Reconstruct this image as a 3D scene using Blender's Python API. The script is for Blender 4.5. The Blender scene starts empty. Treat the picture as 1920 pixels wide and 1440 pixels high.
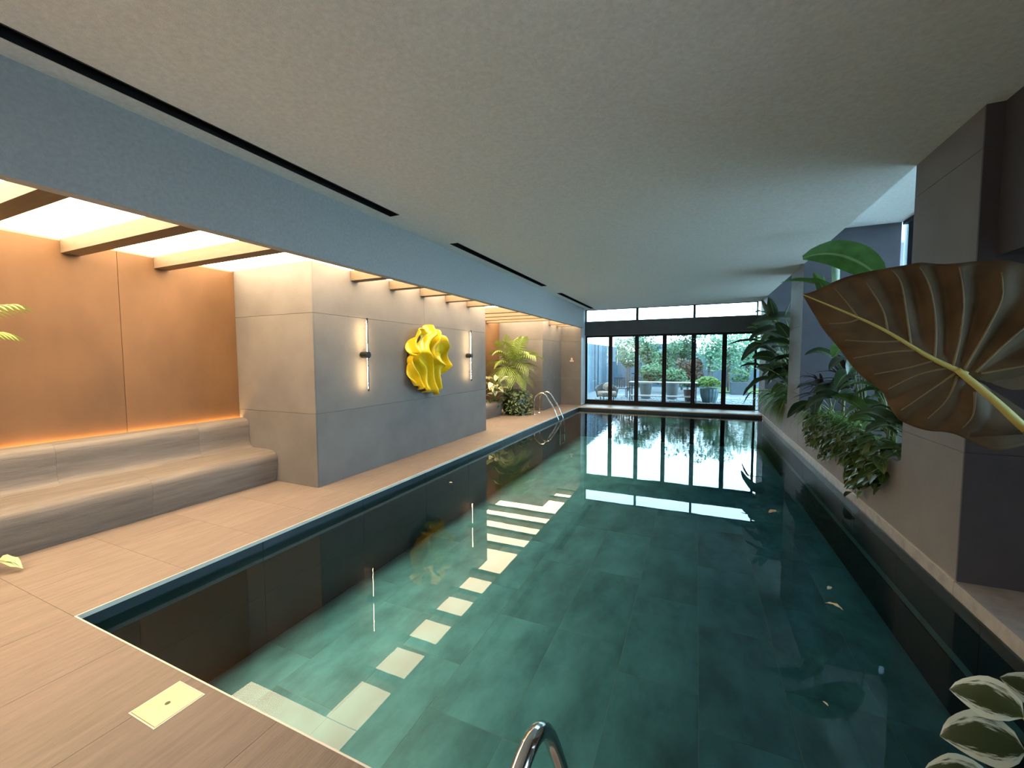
import bpy, bmesh, math, random
from mathutils import Vector, Matrix, noise
PI = math.pi
rnd = random.Random(7)
sc = bpy.context.scene
COL = sc.collection

# ------------------------------------------------------------------ camera
cam = bpy.data.cameras.new('camera')
cam.sensor_width = 36.0
cam.lens = 775.0 / 1920.0 * 36.0
cam.clip_start = 0.02
cam.clip_end = 300
co = bpy.data.objects.new('camera', cam)
COL.objects.link(co)
M = Matrix(((0.9133, -0.0208, 0.4067), (0.4073, 0.0578, -0.9115), (-0.0045, 0.9981, 0.0613)))
X = M.col[0].normalized(); Zc = (M.col[2] - X * M.col[2].dot(X)).normalized(); Yc = Zc.cross(X)
R = Matrix((X, Yc, Zc)).transposed()
co.matrix_world = Matrix.Translation((0, 0, 1.55)) @ R.to_4x4()
sc.camera = co

# ------------------------------------------------------------------ sky, exposure
W = bpy.data.worlds.new('overcast_sky')
sc.world = W
W.use_nodes = True
nt = W.node_tree
bg = nt.nodes['Background']
bg.inputs['Color'].default_value = (0.60, 0.86, 1.06, 1)
bg.inputs['Strength'].default_value = 13.0
sc.view_settings.view_transform = 'Standard'
sc.view_settings.look = 'None'
sc.view_settings.gamma = 1.0
sc.view_settings.use_curve_mapping = False
sc.view_settings.exposure = 0.0
sc.cycles.max_bounces = 10
sc.cycles.diffuse_bounces = 5
sc.cycles.glossy_bounces = 4
sc.cycles.transparent_max_bounces = 24
sc.cycles.sample_clamp_indirect = 8.0
sc.cycles.use_denoising = True
PANEL = (16.5, 12.6, 8.0)       # warm light boxes above the niches
STRIP = (60.0, 32.0, 11.0)        # led strips
SCONCE = (160.0, 112.0, 54.0)

# ------------------------------------------------------------------ helpers
class MB:
    def __init__(s): s.v = []; s.f = []; s.uv = {}
    def add(s, vs, fs, uv=None):
        n = len(s.v); s.v += [tuple(p) for p in vs]; s.f += [tuple(i + n for i in f) for f in fs]
        if uv:
            for i, u in enumerate(uv): s.uv[n + i] = u
        return s
    def box(s, x0, x1, y0, y1, z0, z1):
        return s.add([(x0,y0,z0),(x1,y0,z0),(x1,y1,z0),(x0,y1,z0),(x0,y0,z1),(x1,y0,z1),(x1,y1,z1),(x0,y1,z1)],
            [(0,3,2,1),(4,5,6,7),(0,1,5,4),(1,2,6,5),(2,3,7,6),(3,0,4,7)])
    def tube(s, path, r, n=10, cap=True):
        P = [Vector(p) for p in path]; m = len(P); rs = r if isinstance(r, (list, tuple)) else [r] * m
        vs = []; t0 = (P[1] - P[0]).normalized()
        a = t0.orthogonal().normalized()
        for i in range(m):
            t = (P[min(i+1, m-1)] - P[max(i-1, 0)]).normalized()
            a = (a - t * a.dot(t)).normalized(); b = t.cross(a)
            for k in range(n):
                q = 2 * PI * k / n
                vs.append(P[i] + (a * math.cos(q) + b * math.sin(q)) * rs[i])
        fs = [(i*n+k, i*n+(k+1) % n, (i+1)*n+(k+1) % n, (i+1)*n+k) for i in range(m-1) for k in range(n)]
        if cap: fs += [tuple(range(n-1, -1, -1)), tuple((m-1)*n+k for k in range(n))]
        return s.add(vs, fs)
    def lathe(s, prof, n=24, c=(0,0,0), rib=None):
        vs = []
        for i, (r, z) in enumerate(prof):
            for k in range(n):
                q = 2*PI*k/n; rr = r * (rib(k, i) if rib else 1)
                vs.append((c[0] + rr*math.cos(q), c[1] + rr*math.sin(q), c[2] + z))
        m = len(prof)
        fs = [(i*n+k, i*n+(k+1) % n, (i+1)*n+(k+1) % n, (i+1)*n+k) for i in range(m-1) for k in range(n)]
        fs += [tuple(range(n-1, -1, -1)), tuple((m-1)*n+k for k in range(n))]
        return s.add(vs, fs)
    def prism(s, prof, y0, y1):      # profile in xz swept along y
        n = len(prof)
        vs = [(x, y0, z) for x, z in prof] + [(x, y1, z) for x, z in prof]
        fs = [(i, (i+1) % n, n+(i+1) % n, n+i) for i in range(n)] + [tuple(range(n-1, -1, -1)), tuple(range(n, 2*n))]
        return s.add(vs, fs)
    def mesh(s, name, m, smooth=False, recalc=True):
        me = bpy.data.meshes.new(name)
        me.from_pydata(s.v, [], s.f)
        if s.uv:
            l = me.uv_layers.new(name='UVMap')
            for lp in me.loops: l.data[lp.index].uv = s.uv.get(lp.vertex_index, (0, 0))
        if recalc:
            bm = bmesh.new(); bm.from_mesh(me); bmesh.ops.recalc_face_normals(bm, faces=bm.faces); bm.to_mesh(me); bm.free()
        if smooth:
            for p in me.polygons: p.use_smooth = True
        me.materials.append(m)
        me.update()
        return me
    def build(s, name, m, parent=None, loc=(0,0,0), smooth=False, bevel=0, recalc=True, angle=None):
        o = bpy.data.objects.new(name, s.mesh(name, m, smooth, recalc))
        return link(o, parent, loc, bevel, angle)

def link(o, parent=None, loc=(0,0,0), bevel=0, angle=None):
    COL.objects.link(o); o.location = loc
    if parent: o.parent = parent
    if bevel:
        b = o.modifiers.new('bevel', 'BEVEL'); b.width = bevel; b.segments = 2; b.limit_method = 'ANGLE'
    return o

def inst(name, me, parent=None, loc=(0,0,0), rot=None, scale=1):
    o = bpy.data.objects.new(name, me); COL.objects.link(o)
    if parent: o.parent = parent
    o.location = loc
    if rot is not None: o.rotation_euler = rot
    o.scale = (scale,)*3 if not isinstance(scale, tuple) else scale
    return o

def empty(name, loc=(0,0,0)):
    o = bpy.data.objects.new(name, None); COL.objects.link(o); o.location = loc
    o.empty_display_size = .1
    return o
def tag(o, label, cat, group=None, kind=None):
    o['label'] = label; o['category'] = cat
    if group: o['group'] = group
    if kind: o['kind'] = kind
    return o
def thing(name, label, cat, loc=(0,0,0), group=None): return tag(empty(name, loc), label, cat, group)
def struct(o, label=None, cat=None):
    o['kind'] = 'structure'
    if label: o['label'] = label
    if cat: o['category'] = cat
    return o
def stuff(o): o['kind'] = 'stuff'; return o

# ------------------------------------------------------------------ materials
def newmat(name):
    m = bpy.data.materials.new(name); m.use_nodes = True
    return m, m.node_tree.nodes, m.node_tree.links
def mat(name, c, rough=.6, var=.12, scale=3.0, stretch=(1,1,1), bump=0.0, bscale=60.0, metal=0.0, spec=.5, objvar=0.0, detail=6, c2=None):
    m, N, L = newmat(name)
    b = N['Principled BSDF']
    b.inputs['Roughness'].default_value = rough; b.inputs['Metallic'].default_value = metal
    b.inputs['Specular IOR Level'].default_value = spec
    g = N.new('ShaderNodeNewGeometry')
    mp = N.new('ShaderNodeVectorMath'); mp.operation = 'MULTIPLY'; mp.inputs[1].default_value = stretch
    L.new(g.outputs['Position'], mp.inputs[0])
    n = N.new('ShaderNodeTexNoise'); n.inputs['Scale'].default_value = scale; n.inputs['Detail'].default_value = detail
    n.inputs['Roughness'].default_value = .6
    vec = mp.outputs[0]
    if objvar:
        oi = N.new('ShaderNodeObjectInfo')
        sh = N.new('ShaderNodeVectorMath'); sh.operation = 'MULTIPLY_ADD'
        cb = N.new('ShaderNodeCombineXYZ')
        for i in range(3): L.new(oi.outputs['Random'], cb.inputs[i])
        sh.inputs[1].default_value = (37, 23, 11); L.new(cb.outputs[0], sh.inputs[0]); L.new(vec, sh.inputs[2]); vec = sh.outputs[0]
    L.new(vec, n.inputs['Vector'])
    r = N.new('ShaderNodeValToRGB'); e = r.color_ramp.elements
    c2 = c2 or c
    e[0].position = .3; e[1].position = .7
    e[0].color = tuple(max(0, x*(1-var)) for x in c2) + (1,); e[1].color = tuple(x*(1+var) for x in c) + (1,)
    L.new(n.outputs['Fac'], r.inputs['Fac'])
    out = r.outputs['Color']
    if objvar:
        mr = N.new('ShaderNodeMapRange'); mr.inputs['To Min'].default_value = 1-objvar; mr.inputs['To Max'].default_value = 1+objvar
        L.new(oi.outputs['Random'], mr.inputs['Value'])
        mx = N.new('ShaderNodeVectorMath'); mx.operation = 'SCALE'
        L.new(out, mx.inputs[0]); L.new(mr.outputs[0], mx.inputs['Scale']); out = mx.outputs[0]
    L.new(out, b.inputs['Base Color'])
    if bump:
        n2 = N.new('ShaderNodeTexNoise'); n2.inputs['Scale'].default_value = bscale; n2.inputs['Detail'].default_value = 4
        L.new(mp.outputs[0], n2.inputs['Vector'])
        bp = N.new('ShaderNodeBump'); bp.inputs['Strength'].default_value = bump; bp.inputs['Distance'].default_value = .01
        L.new(n2.outputs['Fac'], bp.inputs['Height']); L.new(bp.outputs[0], b.inputs['Normal'])
    return m
def emit(name, c):
    m, N, L = newmat(name); N.remove(N['Principled BSDF'])
    e = N.new('ShaderNodeEmission'); e.inputs['Strength'].default_value = max(c)
    e.inputs['Color'].default_value = tuple(x / max(c) for x in c) + (1,)
    L.new(e.outputs[0], N['Material Output'].inputs['Surface'])
    return m
def clear(name, tint, ior=1.45, bump=None):
    m, N, L = newmat(name); N.remove(N['Principled BSDF'])
    t = N.new('ShaderNodeBsdfTransparent'); t.inputs['Color'].default_value = tint + (1,)
    g = N.new('ShaderNodeBsdfGlossy'); g.inputs['Roughness'].default_value = 0.0
    f = N.new('ShaderNodeFresnel'); f.inputs['IOR'].default_value = ior
    x = N.new('ShaderNodeMixShader')
    L.new(f.outputs[0], x.inputs[0]); L.new(t.outputs[0], x.inputs[1]); L.new(g.outputs[0], x.inputs[2])
    L.new(x.outputs[0], N['Material Output'].inputs['Surface'])
    if bump:
        ge = N.new('ShaderNodeNewGeometry')
        n = N.new('ShaderNodeTexNoise'); n.inputs['Scale'].default_value = bump[0]; n.inputs['Detail'].default_value = 2
        L.new(ge.outputs['Position'], n.inputs['Vector'])
        b = N.new('ShaderNodeBump'); b.inputs['Strength'].default_value = bump[1]; b.inputs['Distance'].default_value = bump[2]
        sp = N.new('ShaderNodeSeparateXYZ'); L.new(ge.outputs['Position'], sp.inputs[0])
        n3 = N.new('ShaderNodeTexNoise'); n3.inputs['Scale'].default_value = 17; n3.inputs['Detail'].default_value = 1; L.new(ge.outputs['Position'], n3.inputs['Vector'])
        mr = N.new('ShaderNodeMapRange'); mr.inputs['From Min'].default_value = 7; mr.inputs['From Max'].default_value = 12; mr.inputs['To Min'].default_value = .0; mr.inputs['To Max'].default_value = 6
        L.new(sp.outputs[1], mr.inputs['Value'])
        ma = N.new('ShaderNodeMath'); ma.operation = 'MULTIPLY_ADD'; L.new(n3.outputs['Fac'], ma.inputs[0]); L.new(mr.outputs[0], ma.inputs[1]); L.new(n.outputs['Fac'], ma.inputs[2])
        L.new(ma.outputs[0], b.inputs['Height'])
        L.new(b.outputs[0], g.inputs['Normal']); L.new(b.outputs[0], f.inputs['Normal'])
    return m
def leafmat(name, c, rough=.4, vein=.0, edge=None, edge_w=.35, back=None, spec=.4, trans=.0):
    """green blade; u runs across (0 to 1), v along; edge = colour of pale margins, back = colour of the underside"""
    m, N, L = newmat(name)
    b = N['Principled BSDF']; b.inputs['Roughness'].default_value = rough; b.inputs['Specular IOR Level'].default_value = spec
    uv = N.new('ShaderNodeUVMap'); sp = N.new('ShaderNodeSeparateXYZ'); L.new(uv.outputs[0], sp.inputs[0])
    oi = N.new('ShaderNodeObjectInfo')
    g = N.new('ShaderNodeNewGeometry')
    n = N.new('ShaderNodeTexNoise'); n.inputs['Scale'].default_value = 9; n.inputs['Detail'].default_value = 3
    L.new(g.outputs['Position'], n.inputs['Vector'])
    r = N.new('ShaderNodeValToRGB'); e = r.color_ramp.elements
    e[0].position = .3; e[1].position = .7
    e[0].color = tuple(x*.75 for x in c) + (1,); e[1].color = tuple(x*1.2 for x in c) + (1,)
    L.new(n.outputs['Fac'], r.inputs['Fac']); out = r.outputs[0]
    # distance from the midrib
    d = N.new('ShaderNodeMath'); d.operation = 'SUBTRACT'; d.inputs[1].default_value = .5; L.new(sp.outputs[0], d.inputs[0])
    a = N.new('ShaderNodeMath'); a.operation = 'ABSOLUTE'; L.new(d.outputs[0], a.inputs[0])
    if edge:
        nn = N.new('ShaderNodeTexNoise'); nn.inputs['Scale'].default_value = 6; nn.inputs['Detail'].default_value = 4
        mp = N.new('ShaderNodeVectorMath'); mp.operation = 'MULTIPLY'; mp.inputs[1].default_value = (3, .7, 1); L.new(uv.outputs[0], mp.inputs[0])
        L.new(mp.outputs[0], nn.inputs['Vector'])
        ad = N.new('ShaderNodeMath'); ad.operation = 'MULTIPLY_ADD'; ad.inputs[1].default_value = .55; L.new(nn.outputs['Fac'], ad.inputs[0]); L.new(a.outputs[0], ad.inputs[2])
        rr = N.new('ShaderNodeMapRange'); rr.inputs['From Min'].default_value = edge_w+.2; rr.inputs['From Max'].default_value = edge_w+.3
        L.new(ad.outputs[0], rr.inputs['Value'])
        mx = N.new('ShaderNodeMix'); mx.data_type = 'RGBA'; mx.inputs['B'].default_value = edge + (1,)
        L.new(rr.outputs[0], mx.inputs['Factor']); L.new(out, mx.inputs['A']); out = mx.outputs['Result']
    if vein:
        rr = N.new('ShaderNodeMapRange'); rr.inputs['From Min'].default_value = .03; rr.inputs['From Max'].default_value = .05
        rr.inputs['To Min'].default_value = vein; rr.inputs['To Max'].default_value = 0; L.new(a.outputs[0], rr.inputs['Value'])
        mx = N.new('ShaderNodeMix'); mx.data_type = 'RGBA'; mx.inputs['B'].default_value = (.35, .42, .2, 1)
        L.new(rr.outputs[0], mx.inputs['Factor']); L.new(out, mx.inputs['A']); out = mx.outputs['Result']
    if back:
        mx = N.new('ShaderNodeMix'); mx.data_type = 'RGBA'; mx.inputs['B'].default_value = back + (1,)
        L.new(g.outputs['Backfacing'], mx.inputs['Factor']); L.new(out, mx.inputs['A']); out = mx.outputs['Result']
    mr = N.new('ShaderNodeMapRange'); mr.inputs['To Min'].default_value = .75; mr.inputs['To Max'].default_value = 1.2
    L.new(oi.outputs['Random'], mr.inputs['Value'])
    mx = N.new('ShaderNodeVectorMath'); mx.operation = 'SCALE'; L.new(out, mx.inputs[0]); L.new(mr.outputs[0], mx.inputs['Scale'])
    L.new(mx.outputs[0], b.inputs['Base Color'])
    if trans:
        t = N.new('ShaderNodeBsdfTranslucent'); L.new(mx.outputs[0], t.inputs['Color'])
        ms = N.new('ShaderNodeMixShader'); ms.inputs[0].default_value = trans
        L.new(b.outputs[0], ms.inputs[1]); L.new(t.outputs[0], ms.inputs[2]); L.new(ms.outputs[0], N['Material Output'].inputs['Surface'])
    return m

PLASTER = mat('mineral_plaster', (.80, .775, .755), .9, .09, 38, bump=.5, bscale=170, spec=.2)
BEAMM = mat('beam_plaster_dimmed', (.40, .395, .395), .9, .09, 38, bump=.5, bscale=170, spec=.2)  # darker copy of the ceiling plaster, the beam's dimmer light put into colour
REVEALM = mat('reveal_lit', (.62, .62, .64), .45, .05)  # lighter than the cladding: daylight on the reveal put into the colour
DECK = mat('deck_porcelain', (.188, .144, .119), .55, .16, 5, (7, .7, 1), bump=.25, bscale=22, objvar=.05, spec=.35, detail=8)
SILLST = mat('sill_porcelain', (.25, .22, .19), .45, .12, 5, (1, 5, 1), bump=.15, bscale=22, spec=.4)
EDGE = mat('trim_and_highlight', (.62, .57, .5), .35, .05)  # hatch frame, and the painted highlights on deck edge and ledge joint
GROUT = mat('grout', (.30, .25, .20), .9, .1)
BENCHM = mat('bench_porcelain', (.142, .116, .098), .5, .25, 4, (9, .5, 9), bump=.3, bscale=30, objvar=.06, spec=.4, detail=8)
CLAD = mat('grey_cladding', (.150, .136, .128), .6, .14, 1.6, bump=.08, bscale=40, objvar=.03, spec=.3)
COPPER = mat('copper_panel', (.128, .066, .030), .5, .18, 2.0, (1, 1, .6), bump=.04, bscale=30, objvar=.03, spec=.22)
RAFTER = mat('rafter_board', (.150, .108, .068), .6, .12, 6, (1, 6, 6), spec=.3)
SHADEST = mat('shaded_column_stone', (.072, .072, .090), .6, .12, 2, bump=.12, bscale=60, spec=.3)  # shade on the column fronts is put into this darker colour
COLM = mat('column_cladding', (.19, .178, .178), .6, .12, 1.6, bump=.1, bscale=50, spec=.3)
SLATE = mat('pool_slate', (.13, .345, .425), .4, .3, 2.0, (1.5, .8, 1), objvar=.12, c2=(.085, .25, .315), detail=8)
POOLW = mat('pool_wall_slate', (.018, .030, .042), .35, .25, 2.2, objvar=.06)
POOLG = mat('pool_grout', (.30, .42, .42), .9, .1)
BLACK = mat('black_metal', (.012, .012, .013), .4, .1)
FRAME = mat('door_frame_black', (.008, .009, .011), .5, .1, spec=.2)
LINTEL = mat('dark_lintel', (.06, .075, .085), .5, .1)
CHROME = mat('polished_steel', (.75, .74, .72), .12, .03, metal=1)
BRASS = mat('brass_plate', (.78, .58, .27), .35, .05, metal=.35)
YELLOW = mat('yellow_gloss', (.72, .50, .012), .2, .06, spec=.6)
SOIL = mat('potting_soil', (.03, .022, .016), .95, .3, 30)
WATER = clear('pool_water', (.80, .95, .925), 1.333, (2.2, .07, .004))
GLASS = clear('window_glass', (.90, .96, .96), 1.45)
LPANEL = emit('light_panel', PANEL)
LSTRIP = emit('led_strip', STRIP)
LSCON = emit('sconce_tube', SCONCE)
STEM = mat('plant_stem', (.10, .14, .04), .5, .2)
STEMY = mat('pale_stem', (.38, .36, .10), .45, .15)
LF_PALM = leafmat('palm_leaf', (.20, .27, .055), .4, trans=.2)
LF_DARK = leafmat('dark_leaf', (.028, .055, .022), .3, vein=.35, spec=.5, trans=.1)
LF_BAN = leafmat('banana_leaf', (.06, .14, .03), .4, vein=.4, trans=.25)
LF_MID = leafmat('mid_leaf', (.05, .10, .025), .4, vein=.3, trans=.2)
LF_FERN = leafmat('fern_blade', (.14, .25, .07), .4, trans=.25)
LF_PURP = leafmat('purple_leaf', (.035, .022, .028), .3, spec=.5)
LF_VAR = leafmat('variegated_leaf', (.022, .038, .013), .4, edge=(.36, .43, .40), edge_w=.33, trans=.1)
LF_DIEF = leafmat('cream_leaf', (.10, .17, .04), .4, edge=(.60, .62, .36), edge_w=.10, trans=.2, vein=.0)
LF_IVY = leafmat('ivy_leaf', (.05, .10, .03), .4, edge=(.5, .55, .3), edge_w=.34, trans=.15)
LF_ELE = leafmat('elephant_leaf', (.092, .062, .035), .6, spec=.15)
LF_TREE = leafmat('tree_leaf', (.06, .13, .06), .6, trans=.35)
LF_TREE2 = leafmat('pale_tree_leaf', (.105, .21, .13), .6, trans=.35)
LF_RED = leafmat('russet_leaf', (.09, .055, .03), .6, trans=.3)
LF_LIME = leafmat('lime_leaf', (.075, .16, .02), .5, trans=.3)
BARK = mat('bark', (.06, .05, .04), .9, .3, 20)

# ------------------------------------------------------------------ structure
HC = 3.17           # main ceiling
ZW = -0.10          # water level
XL, XR, YN, YF = -3.41, 1.67, 1.13, 12.95     # pool edges
YG = 13.95          # glazing
def group_struct(name): return struct(empty(name))

# --- floor: grout slab and tiles
floor = group_struct('floor')
sb = MB()
sb.box(-6.0, 3.2, -2.4, YN-.012, -.2, -.012); sb.box(-6.0, XL-.012, YN-.012, 13.95, -.2, -.012); sb.box(XL-.012, XR, YF+.012, 13.95, -.2, -.012)
sb.build('bed', GROUT, floor)
def tile(x0, x1, y0, y1, m=DECK, g=.001, parent=floor, z0=-.02, z1=0, name='tile'):
    o = MB().box(-(x1-x0)/2+g, (x1-x0)/2-g, -(y1-y0)/2+g, (y1-y0)/2-g, z0, z1).build(name, m, parent, ((x0+x1)/2, (y0+y1)/2, 0))
    return o
xs = [-1.612 + .602*k for k in range(-5, 8)]
for i in range(len(xs)-1):
    for (a, b) in ((-2.28, -1.08), (-1.08, .12), (.12, YN-.008)):
        o = (0 if i % 2 == 0 else .6)
        if (a, b) == (.12, YN-.008) and i % 2:
            tile(xs[i], xs[i+1], .12, .53); tile(xs[i], xs[i+1], .53, YN-.008)
        else: tile(xs[i], xs[i+1], a, b)
y = YN-.008
k = 0
while y < 13.3:
    y1 = min(y + .6075, 13.35)
    cut = (-4.08, -4.42, -3.9)[k % 3]
    tile(-4.93, cut, y, y1); tile(cut, XL-.008, y, y1)
    y = y1; k += 1
for a, b in ((-1.08, -2.28), (.12, -1.08), (YN-.008, .12)): tile(-5.9, -4.62, b, a)
for i in range(5):
    tile(XL + i*1.016, XL + (i+1)*1.016, YF+.008, 13.93, SILLST)
ed = MB()   # pale strip: the highlight on the deck edge, put in as colour
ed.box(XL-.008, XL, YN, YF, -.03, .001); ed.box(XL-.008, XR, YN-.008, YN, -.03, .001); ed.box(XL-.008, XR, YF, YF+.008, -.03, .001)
struct(ed.build('edge_highlight', EDGE))

# --- pool basin
ZF = -.95
basin = group_struct('pool_basin')
bb = MB()
bb.box(XL-.2, XR+.2, YN-.2, YF+.2, ZF-.1, ZF-.0015)
bb.box(XL-.2, XL-.012, YN-.2, YF+.2, ZF, -.2); bb.box(XR+.012, XR+.2, YN-.2, YF+.2, ZF, -.2)
bb.box(XL-.2, XR+.2, YN-.2, YN-.012, ZF, -.2); bb.box(XL-.2, XR+.2, YF+.012, YF+.2, ZF, -.2)
bb.build('bed', POOLG, basin)
x = -1.12 - .592*4
c = 0
while x < XR:
    x0, x1 = max(x, XL), min(x + .592, XR)
    y = YN - (1.2, .3, .75, .0)[c % 4]
    if abs(x - .064) < .1: y = 2.92 - 2.4
    while y < YF:
        a, b = max(y, YN), min(y+1.2, YF)
        if b - a > .02 and x1 - x0 > .02:
            MB().box(x0-(x0+x1)/2+.002, x1-(x0+x1)/2-.002, a-(a+b)/2+.002, b-(a+b)/2-.002, ZF-.02, ZF).build('tile', SLATE, basin, ((x0+x1)/2, (a+b)/2, 0))
        y += 1.2
    x += .592; c += 1
y = YN
while y < YF - .01:
    b = min(y + 1.182, YF)
    for (z0, z1) in ((ZF, -.5), (-.5, -.03)):
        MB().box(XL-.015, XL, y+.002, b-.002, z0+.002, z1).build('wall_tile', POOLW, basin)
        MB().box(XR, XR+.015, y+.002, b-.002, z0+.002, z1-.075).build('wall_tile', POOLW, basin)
    y = b
x = XL
while x < XR - .01:
    b = min(x + 1.016, XR)
    for (z0, z1) in ((ZF, -.5), (-.5, -.03)):
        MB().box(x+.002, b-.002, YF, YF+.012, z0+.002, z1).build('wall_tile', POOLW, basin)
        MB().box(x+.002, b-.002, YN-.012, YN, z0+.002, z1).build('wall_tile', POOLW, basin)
    x = b
wm = MB(); wm.add([(XL, YN, ZW), (XR, YN, ZW), (XR, YF, ZW), (XL, YF, ZW)], [(0,1,2,3)])
struct(wm.build('pool_water', WATER), 'still clear green pool water mirroring the room', 'water')

# --- ceiling with three slots cut out
SL = [(-2.4, 3.83), (5.07, 8.85), (9.96, 13.5)]
SX0, SX1 = -3.215, -3.085
cm = MB()
def slab(x0, x1, y0, y1): cm.box(x0, x1, y0, y1, HC, HC+.25)
slab(-3.5, SX0, -2.4, YG); slab(SX1, XR, -2.4, YG)
ys = [-2.4] + [v for s in SL for v in s] + [YG]
for i in range(0, len(ys), 2):
    if ys[i+1] > ys[i]: slab(SX0, SX1, ys[i], ys[i+1])
ceil = struct(cm.build('ceiling', PLASTER))
for i, (a, b) in enumerate(SL):
    s = thing('air_slot', ['long black ceiling air slot over the near half of the pool', 'shorter black ceiling air slot in the middle of the row',
        'small black ceiling air slot nearest the glass doors'][i], 'air vent', ((SX0+SX1)/2, (a+b)/2, HC))
    w = (SX1-SX0)/2; l = (b-a)/2
    f = MB(); f.box(-w, -w+.006, -l, l, -.004, .2); f.box(w-.006, w, -l, l, -.004, .2); f.box(-w, w, -l, -l+.006, -.004, .2); f.box(-w, w, l-.006, l, -.004, .2)
    f.build('frame', BLACK, s)
    MB().box(-w, w, -l, l, .18, .2).build('backing', BLACK, s)
    MB().box(-.006, .006, -l, l, .04, .14).build('blade', BLACK, s)
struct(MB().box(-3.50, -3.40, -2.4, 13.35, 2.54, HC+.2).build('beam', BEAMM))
struct(MB().box(-3.53, 1.9, YG+.001, 14.05, HC, HC+.25).build('lintel', PLASTER))

# --- left niches: copper back wall, cladding piers
wl = group_struct('wall_left')
MB().box(-5.9, -5.58, -2.4, 3.53, 0, 2.9).build('backing', GROUT, wl)
MB().box(-5.9, -5.58, 7.91, 11.52, 0, 2.9).build('backing', GROUT, wl)
for a, b in ((-2.4, -.15), (-.15, 1.08), (1.08, 2.332), (2.332, 3.53), (7.91, 9.11), (9.11, 10.31), (10.31, 11.52)):
    MB().box(-5.58, -5.56, a+.002, b-.002, .02, 2.69).build('panel', COPPER, wl, bevel=.001)

def pier(name, y0, y1, x0, x1, ysplit, near=True):
    w = group_struct(name)
    MB().box(x0, x1-.02, y0+.02, y1-.02 if y1 < 13 else y1, 0, 2.95).build('core', GROUT, w)
    rows = ((0, .895), (.895, 2.105), (2.105, 2.72))
    for za, zb in rows:
        MB().box(x0, x1, y0, y0+.018, za+.002, zb-.002).build('panel', CLAD, w)
        ys_ = [y0+.018] + (ysplit if za > .1 else []) + [y1]
        for a, b in zip(ys_[:-1], ys_[1:]):
            MB().box(x1-.018, x1, a+.002, b-.0015, za+.002, zb-.002).build('panel', CLAD, w)
        if y1 < 13: MB().box(x0, x1-.018, y1-.018, y1, za+.002, zb-.002).build('panel', CLAD, w)
    return w
pier('wall_partition', 3.53, 7.91, -5.9, -4.15, [5.73])
pier('wall_pier', 11.52, 13.35, -5.9, -4.15, [])
we = group_struct('wall_end')
MB().box(-5.9, -3.49, 13.37, 13.95, 0, 2.95).build('core', GROUT, we)
for za, zb in ((0, .895), (.895, 2.105), (2.105, 2.72)):
    MB().box(-4.15, -3.47, 13.35, 13.368, za+.002, zb-.002).build('panel', CLAD, we)
MB().box(-3.49, -3.47, 13.368, 14.0, 0, HC).build('reveal', REVEALM, we)
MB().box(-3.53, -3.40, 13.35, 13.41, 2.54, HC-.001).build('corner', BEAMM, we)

# --- light boxes and rafters above the niches
lb = group_struct('light_ceiling')
struct(lb)
MB().box(-5.9, -3.5, -2.4, 13.4, 2.72, 3.0).build('tray', PLASTER, lb)
raf = [-1.07, -.325, .42, 1.165, 1.91, 2.655, 4.135, 4.885, 5.625, 6.37, 7.125, 8.40, 9.15, 9.90, 10.65, 12.1, 12.85]
for a, b, x0 in ((-2.4, 3.52, -5.555), (3.53, 7.91, -4.145), (7.92, 11.515, -5.555), (11.52, 13.345, -4.145)):
    rs = [r for r in raf if a <= r < b]
    MB().box(x0, -3.505, a+.005, b-.003, 2.705, 2.715).build('light_panel', LPANEL, lb)
    for r in rs:
        MB().box(x0, -3.50, r, r+.14, 2.575, 2.703).build('rafter', RAFTER, lb)

# --- rear and near right closing walls (behind the camera)
struct(MB().box(-6.0, 3.2, -2.6, -2.4, -.2, 3.4).build('wall_back', PLASTER))

# --- right side: columns, planter wall, ledge, bulkhead
def column(y0, y1, zt=3.75, m1=CLAD):
    c = group_struct('column')
    MB().box(1.69, 2.95, y0+.015, y1, 0, zt).build('core', SHADEST, c)
    for za, zb in ((0, .9), (.9, 2.1), (2.1, 2.9), (2.9, zt)):
        MB().box(1.67, 1.69, y0+.0155, y1, za+.0015, zb-.0015).build('panel', COLM, c)
        MB().box(1.67, 2.95, y0, y0+.015, za+.0015, zb-.0015).build('panel', SHADEST, c)
    return c
column(3.77, 4.70); column(8.70, 9.75); column(12.75, 13.95)
pw = group_struct('planter')
for y0, y1 in ((4.70, 8.70), (9.75, 12.75)):
    n = 3 if y1 < 9 else 2
    for i in range(n):
        a = y0 + (y1-y0)*i/n; b = y0 + (y1-y0)*(i+1)/n
        MB().box(1.67, 1.77, a+.001, b-.001, 0, .61).build('front_panel', COLM, pw)
    MB().box(1.77, 2.95, y0, y1, 0, .60).build('soil', SOIL, pw)
LEDGE = mat('ledge_stone', (.34, .32, .31), .5, .2, 9, bump=.15, bscale=40, spec=.4)
lg = group_struct('ledge')
for a, b in ((-2.4, -1.2), (-1.2, 0), (0, 1.2), (1.2, 2.48), (2.48, 3.77)):
    MB().box(1.655 if a >= YN-.1 else 1.69, 3.2, a+.001, b-.001, -.12, 0).build('slab', LEDGE, lg, bevel=.004)
for a, b in ((3.77, 5.6), (5.6, 7.4), (7.4, 9.2), (9.2, 11), (11, 12.95)):
    MB().box(1.655, 3.2, a+.001, b-.001, -.12, 0).build('slab', LEDGE, lg, bevel=.003)
    MB().box(1.655, 1.6695, a, b, .0, .003).build('joint_highlight', EDGE, lg)  # pale strip painting the bright line of light along the ledge joint
struct(MB().box(1.76, 3.2, -2.4, 3.77, 2.2, HC+.25).build('bulkhead', SHADEST))
nw = group_struct('window_9')
f = MB(); f.box(3.0, 3.08, -2.4, 3.77, 0, .1); f.box(3.0, 3.08, -2.4, 3.77, 2.1, 2.2)
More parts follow.
